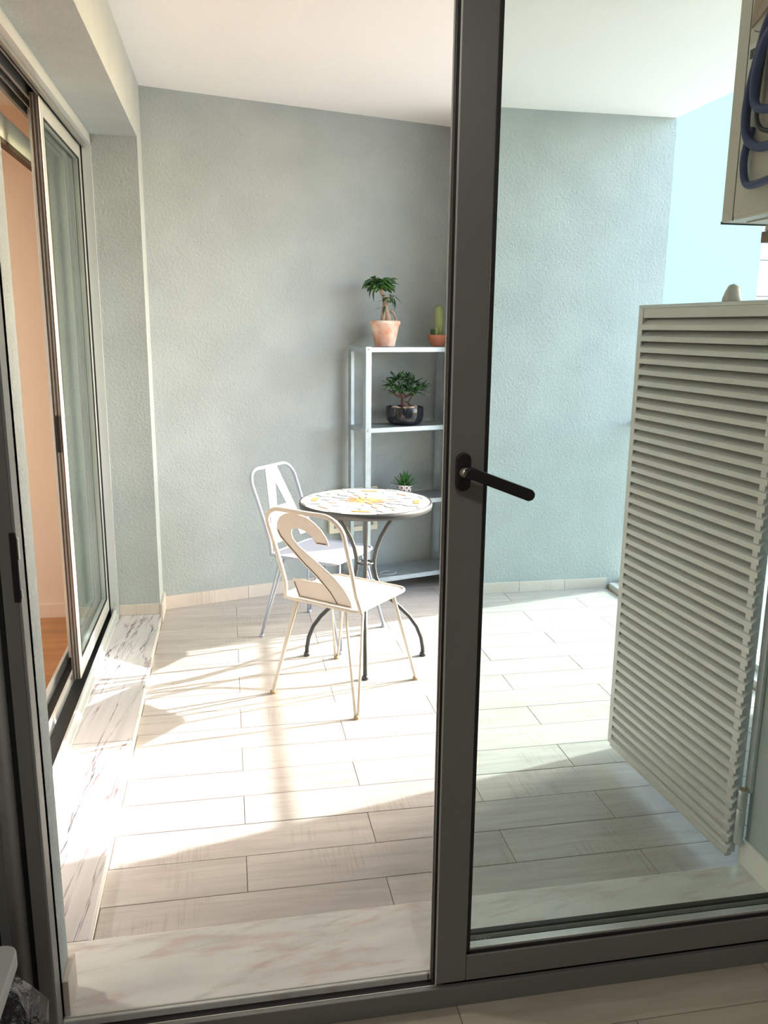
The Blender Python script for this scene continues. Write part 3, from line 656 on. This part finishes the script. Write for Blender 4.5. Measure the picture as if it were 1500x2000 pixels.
chair('metal_chair', 'cream metal chair with a numeral 2 back, standing in the sun', (.46, 3.303, 0), math.radians(47-90), M['cream'], 'two', M['rust'], .012)
chair('metal_chair', 'pale lavender metal chair with a letter A back, between wall and table', (.441, 3.972, 0), math.radians(-39-90), M['lav'], 'A', M['lav'])

# ---------------------------------------------------------------- bistro table
tb = thing('bistro_table', 'round bistro table with an orange and grey mosaic top on curved iron legs', 'table', (.597, 3.628, 0))
TZ = .742; TR = .297
MB().lathe([(.0, TZ-.018), (TR-.006, TZ-.018), (TR-.004, TZ-.002), (0, TZ-.002)], 64, smooth=False).build('tabletop', M['mos_w'], tb)
MB().lathe([(TR-.012, TZ-.030), (TR, TZ-.028), (TR+.003, TZ-.014), (TR, TZ-.001), (TR-.005, TZ), (TR-.008, TZ-.004), (TR-.012, TZ-.024)], 64).build('rim', M['iron'], tb)
pat = math.radians(8)
def kite(r0, r1, rm, w, name, m, a, n=1, h=.0006):
    T = Matrix.Rotation(a, 4, 'Z') @ Matrix.Translation((0, 0, TZ-.0022))
    MB().prism([(r0, 0), (rm, -w), (r1, 0), (rm, w)], 0, .0022+h, T).build('mosaic_piece', m, tb)
for k in range(8):
    a = pat+k*PI/4
    kite(.010, .095, .035, .014, '', M['mos_o'], a, h=.0009)
    kite(.100, .175, .140, .015, '', M['mos_g'] if k % 2 else M['mos_p'], a)
    kite(.178, .262, .215, .020, '', M['mos_g'], a)
    kite(.050, .120, .082, .008, '', M['mos_p'], a+PI/8)
    kite(.125, .205, .165, .020, '', M['mos_m'] if k % 2 else M['mos_g'], a+PI/8)
    T = Matrix.Rotation(a+PI/8, 4, 'Z') @ Matrix.Translation((0, 0, TZ-.0022))
    MB().prism([(.215, -.034), (.240, -.040), (.240, .040), (.215, .034)], 0, .0028, T).build('mosaic_piece', M['mos_o'] if k % 2 else M['mos_p'], tb)
    MB().prism([(.262, -.030), (.284, -.034), (.284, .034), (.262, .030)], 0, .0028, Matrix.Rotation(a, 4, 'Z') @ Matrix.Translation((0, 0, TZ-.0022))).build('mosaic_piece', M['mos_m'], tb)
cv = [(.158, .715), (.150, .700), (.125, .665), (.098, .625), (.068, .570), (.050, .520), (.040, .470), (.040, .430), (.048, .385), (.068, .340), (.110, .285), (.160, .240), (.205, .195), (.240, .145), (.262, .090), (.270, .040), (.271, .012)]
for k in range(4):
    a = math.radians(-9)+k*PI/2
    l = MB().tube([(r*math.cos(a), r*math.sin(a), z) for r, z in cv], .0095, 12).build('leg', M['iron'], tb)
    MB().lathe([(.0, 0), (.014, .0), (.016, .006), (.014, .014), (.010, .020)], 16).build('foot', M['iron'], l, loc=(.271*math.cos(a), .271*math.sin(a), 0))
MB().tube([(.034*math.cos(c*PI/12), .034*math.sin(c*PI/12), .452) for c in range(24)], .005, 8, closed=True).build('waist_ring', M['iron'], tb)
MB().tube([(.160*math.cos(c*PI/18), .160*math.sin(c*PI/18), .716) for c in range(36)], .006, 8, closed=True).build('support_ring', M['iron'], tb)

# ---------------------------------------------------------------- galvanised shelf
SHP = Vector((.735, 4.486, 0))
SD = .225
sh = thing('metal_shelf', 'grey galvanised steel shelf unit against the back wall', 'shelf', tuple(SHP), WA)
SW, SHH = .60, 1.40
SD = .225
for x in (0, SW):
    for y in (0, SD):
        sx = 1 if x == 0 else -1; sy = 1 if y == 0 else -1
        p = MB()
        p.box(min(x, x+sx*.034), max(x, x+sx*.034), min(y, y+sy*.0015), max(y, y+sy*.0015), 0, SHH)
        p.box(min(x, x+sx*.0015), max(x, x+sx*.0015), min(y, y+sy*.034), max(y, y+sy*.034), 0, SHH)
        po_ = p.build('post', M['galv'], sh)
LV = (SHH-.003, .962, .540, .100)
for i, z in enumerate(LV):
    s = MB().box(.002, SW-.002, .002, SD-.002, z-.0015, z)
    s.box(-.001, SW+.001, -.002, 0, z-.026, z).box(-.001, SW+.001, SD, SD+.002, z-.026, z).box(-.002, 0, -.001, SD+.001, z-.026, z).box(SW, SW+.002, -.001, SD+.001, z-.026, z)
    so_ = s.build('shelf_board', M['galv'], sh, .0006, 1)
    b = MB()
    for x in (.016, SW-.016): b.lathe([(0, 0), (.0045, 0), (.004, .0025), (0, .003)], 8, Matrix.Translation((x, -.0025, z-.013)) @ Matrix.Rotation(PI/2, 4, 'X'))
    b.build('bolt', M['frame_lt'], so_)
rg = MB()
for k in range(2): rg.tube([((.046-k*.004)*math.cos(c*PI/16)*1.1, (.03-k*.003)*math.sin(c*PI/16)*1.3, 0) for c in range(32)], .0018, 4, closed=True, T=Matrix.Translation((.19, .08, LV[3]+.0005)) @ Matrix.Diagonal((1, 1, .2, 1)))
rg.build('water_stain', mat('limescale_stain', (.62, .66, .68), .8), sh)
def on_shelf(u, v, z): return tuple(SHP+U*u+N*v+Vector((0, 0, z)))

# wall box low on the back wall
wb2 = thing('wall_box', 'cream framed service box low on the wall behind the table', 'box', tuple(W0+U*.965+N*-.002), WA)
MB().box(0, .31, -.022, 0, .325, .355).box(0, .31, -.022, 0, .555, .585).box(0, .028, -.022, 0, .355, .555).box(.282, .31, -.022, 0, .355, .555).build('frame', mat('cream_trim', (.78, .74, .60), .5), wb2, .002)
MB().box(.028, .282, -.010, 0, .355, .555).build('cover', mat('lilac_grey_cover', (.44, .43, .45), .5), wb2, .002)

# ---------------------------------------------------------------- plants
def leaf_mesh(name, L, Wd, th, bend, m, seg=6):
    mb = MB(); vs = []; k = 0
    for i in range(seg+1):
        t = i/seg; w_ = Wd*abs(math.sin(PI*min(1, .06+.94*t)**.8))*.5 if i < seg else .0008
        if i == 0: w_ = Wd*.10
        z = -bend*t*t; x = L*t
        vs += [(x, -w_, z+.15*w_), (x, 0, z-th/2), (x, w_, z+.15*w_), (x, 0, z+th/2)]
    fs = []
    for i in range(seg):
        for q in range(4): fs.append((i*4+q, i*4+(q+1) % 4, (i+1)*4+(q+1) % 4, (i+1)*4+q))
    fs += [(3, 2, 1, 0), (seg*4, seg*4+1, seg*4+2, seg*4+3)]
    mb.add(vs, fs, True); return mb.mesh(name, m)
def put_leaf(me, parent, p, d, roll=0, s=1):
    d = Vector(d).normalized(); q = d.to_track_quat('X', 'Z'); e = (q.to_matrix() @ Matrix.Rotation(roll, 3, 'X')).to_euler()
    return inst('leaf', me, parent, p, e, (s, s, s))

# 1 ficus in a flower-pot with worn terracotta
pl = thing('potted_ficus', 'small ficus with thick pale roots in a blotchy terracotta pot', 'plant', on_shelf(.163, .10, SHH), WA, 'potted plants on the metal shelf')
MB().lathe([(.0, 0), (.052, 0), (.056, .004), (.078, .112), (.080, .116), (.0835, .118), (.0845, .134), (.080, .138), (.076, .135), (.072, .112), (.0, .110)], 36).build('pot', M['terracotta'], pl)
MB().lathe([(.0, .108), (.070, .112), (.03, .120), (0, .122)], 20).build('soil', M['soil'], pl)
tk = MB()
for (x, y, r0) in ((-.026, -.02, .013), (.004, -.03, .015), (.028, -.01, .012), (-.008, .02, .012)):
    tk.tube([(x, y, .105), (x*.8, y*.8, .15), (x*.35, y*.4, .19), (x*.1, 0, .225)], [r0*1.1, r0*1.05, r0*.85, r0*.6], 10)
tk.tube([(.02, -.02, .19), (.038, -.025, .18), (.050, -.026, .155), (.058, -.026, .118)], [.006, .006, .0055, .004], 8)
tk.tube([(0, 0, .18), (.0, 0, .225), (-.008, 0, .265), (-.03, 0, .30), (-.05, 0, .33)], [.022, .015, .010, .008, .005], 10)
tk.tube([(-.008, 0, .25), (-.02, 0, .29), (-.01, .005, .345)], [.008, .006, .003], 8)
tk.tube([(.0, 0, .235), (.02, -.005, .262), (.042, -.005, .27)], [.006, .004, .002], 8)
tk.build('trunk', M['bark'], pl)
lm = leaf_mesh('leaf', .046, .027, .0018, .010, M['leaf1'])
rr = random.Random(3)
for k in range(120):
    a = rr.uniform(0, 2*PI); e = rr.uniform(-.3, 1.0); R_ = rr.uniform(.45, 1)
    c = Vector((-.034+.074*R_*math.cos(a)*math.cos(e), .045*R_*math.sin(a)*math.cos(e), .328+.050*R_*math.sin(e)))
    d = Vector((math.cos(a), math.sin(a), rr.uniform(-.9, .35)))
    put_leaf(lm, pl, c, d, rr.uniform(-.6, .6), rr.uniform(.75, 1.15))
for k in range(14):
    a = rr.uniform(0, 2*PI); put_leaf(lm, pl, (.012+.02*math.cos(a), .02*math.sin(a), .262+rr.uniform(-.02, .02)), (math.cos(a), math.sin(a), rr.uniform(-.6, .5)), 0, .8)
lm2 = leaf_mesh('leaf', .058, .012, .0015, .024, M['leaf2'])
for (p, d) in (((-.016, -.02, .205), (-1, -.2, .25)), ((.046, -.005, .27), (1, -.1, -.3)), ((.040, -.015, .262), (.75, -.3, -1.0)), ((.050, -.004, .255), (.6, .2, -1.2)), ((.03, -.01, .275), (.4, -.4, -.9)), ((-.012, -.022, .215), (-.5, -.6, -.6)), ((-.075, -.01, .30), (-.3, -.2, -1)), ((-.09, -.01, .31), (-.6, -.2, -1))):
    put_leaf(lm2, pl, p, d, 0, 1)

# 2 cactus in a small terracotta bowl
pc = thing('potted_cactus', 'finger-shaped cactus in a small ribbed terracotta bowl', 'plant', on_shelf(.500, .10, SHH), WA, 'potted plants on the metal shelf')
MB().lathe([(.0, 0), (.034, 0), (.040, .006), (.056, .04), (.0585, .058), (.060, .062), (.056, .064), (.050, .056), (.0, .052)], 28).build('pot', M['terra2'], pc)
MB().lathe([(0, .05), (.049, .055), (0, .060)], 16).build('soil', M['soil'], pc)
def cact(base, h, r, tx=0):
    mb = MB(); n_, m_ = 30, 12; vs = []
    for i in range(m_+1):
        t = i/m_; rad = r*math.sqrt(max(0.0, 1-((t-.55)/.46)**2))*.25+r*.78 if t < .85 else r*math.sqrt(max(0.001, 1-((t-.80)/.2)**2))
        for k in range(n_):
            c = 2*PI*k/n_; q = rad*(1+.07*math.cos(c*10)); vs.append((base[0]+tx*t+q*math.cos(c), base[1]+q*math.sin(c), base[2]+h*t))
    return mb.add(vs, [(i*n_+k, i*n_+(k+1) % n_, (i+1)*n_+(k+1) % n_, (i+1)*n_+k) for i in range(m_) for k in range(n_)]+[tuple(m_*n_+k for k in range(n_))], True)
cact((.008, 0, .052), .178, .0235, -.004).build('stem', M['cactus'], pc)
cact((-.028, .0, .052), .045, .013, -.008).build('stem', M['leaf2'], pc)
cact((-.018, -.018, .052), .06, .010, 0).build('stem', M['cactus'], pc)

# 3 jade plant in a wide black bowl
pj = thing('potted_jade', 'bushy jade plant with pebbles in a wide glossy black bowl', 'plant', on_shelf(.300, .112, LV[1]), WA, 'potted plants on the metal shelf')
MB().lathe([(.0, 0), (.070, 0), (.088, .006), (.104, .028), (.1075, .05), (.1085, .098), (.107, .101), (.103, .099), (.101, .082), (.0, .080)], 40).build('pot', M['potblack'], pj)
MB().lathe([(.0, .076), (.099, .082), (.05, .088), (0, .09)], 24).build('soil', M['soil'], pj)
js = MB()
js.tube([(-.012, 0, .08), (-.015, 0, .13), (-.010, 0, .165), (-.03, 0, .20)], [.013, .011, .010, .006], 9)
for (e, z) in (((-.085, -.01), .225), ((-.045, .01), .25), ((.02, -.01), .24), ((.095, .005), .205), ((-.10, .01), .195)):
    js.tube([(-.012, 0, .15), (e[0]*.5, e[1]*.5, z*.84), (e[0], e[1], z)], [.008, .006, .004], 7)
js.tube([(.03, 0, .085), (.02, 0, .12), (.045, 0, .16), (.07, 0, .19)], [.004, .004, .004, .003], 6)
js.tube([(.05, -.02, .085), (.03, -.01, .115), (.0, 0, .13)], .003, 6)
js.build('stem', M['bark2'], pj)
jl = leaf_mesh('leaf', .054, .024, .006, .004, M['leaf2']); jl2 = leaf_mesh('leaf', .054, .024, .006, .004, mat('jade_leaf_light', (.085, .17, .07), .25))
rr = random.Random(5)
for (cx, cy, cz, n_) in ((-.088, -.01, .225, 20), (-.045, .0, .255, 20), (.005, -.01, .245, 18), (.055, .0, .232, 18), (.108, .0, .205, 20), (-.06, -.03, .20, 16), (0, -.03, .195, 18), (.05, -.03, .185, 16)):
    for k in range(n_):
        a = 2.4*k+rr.uniform(-.3, .3); e = rr.uniform(-.55, 1.1)
        d = (math.cos(a)*math.cos(e), math.sin(a)*math.cos(e), math.sin(e))
        put_leaf(jl if rr.random() < .7 else jl2, pj, (cx+.008*d[0], cy+.008*d[1], cz+.008*d[2]), d, rr.uniform(-.6, .6), rr.uniform(.7, 1.05))
pm = MB().lathe([(.0, -.010), (.010, -.007), (.015, 0), (.011, .007), (0, .010)], 12).mesh('pebble', M['pebble'])
for k in range(16):
    a = 2.39*k; q = .03+.055*((k*.618) % 1); s_ = rr.uniform(.7, 1.25)
    inst('pebble', pm, pj, (q*math.cos(a), q*math.sin(a), .093), (0, 0, a), (s_, s_*.8, s_))
inst('pebble', pm, pj, (.008, -.07, .096), (0, 0, .3), (1.4, 1.0, 1.3))

# 4 spiky succulent in a dotted white pot
ps = thing('potted_succulent', 'small spiky succulent in a white pot with dark dots, below the jade plant', 'plant', on_shelf(.300, .10, LV[2]), WA, 'potted plants on the metal shelf')
pw = MB().lathe([(.0, 0), (.030, 0), (.034, .004), (.044, .070), (.045, .074), (.041, .074), (.039, .062), (.0, .060)], 32).build('pot', M['potwhite'], ps)
dm = MB().lathe([(.0, 0), (.0052, 0), (.0048, .0012), (0, .0014)], 12).mesh('dot', M['dot'])
for i, z in enumerate((.012, .028, .044, .060)):
    for k in range(9):
        a = 2*PI*(k+.5*(i % 2))/9; r_ = .0345+.0100*z/.070
        o = inst('dot', dm, pw, (r_*math.cos(a), r_*math.sin(a), z), (0, PI/2-.14, a))
sl3 = leaf_mesh('leaf', .092, .017, .004, -.006, M['leaf3'])
for k in range(34):
    a = 2.4*k; e = .15+1.2*(k/34)**1.0
    put_leaf(sl3, ps, (0, 0, .060), (math.cos(a)*math.cos(e), math.sin(a)*math.cos(e), math.sin(e)), 0, .85+.2*math.sin(k*7)**2)
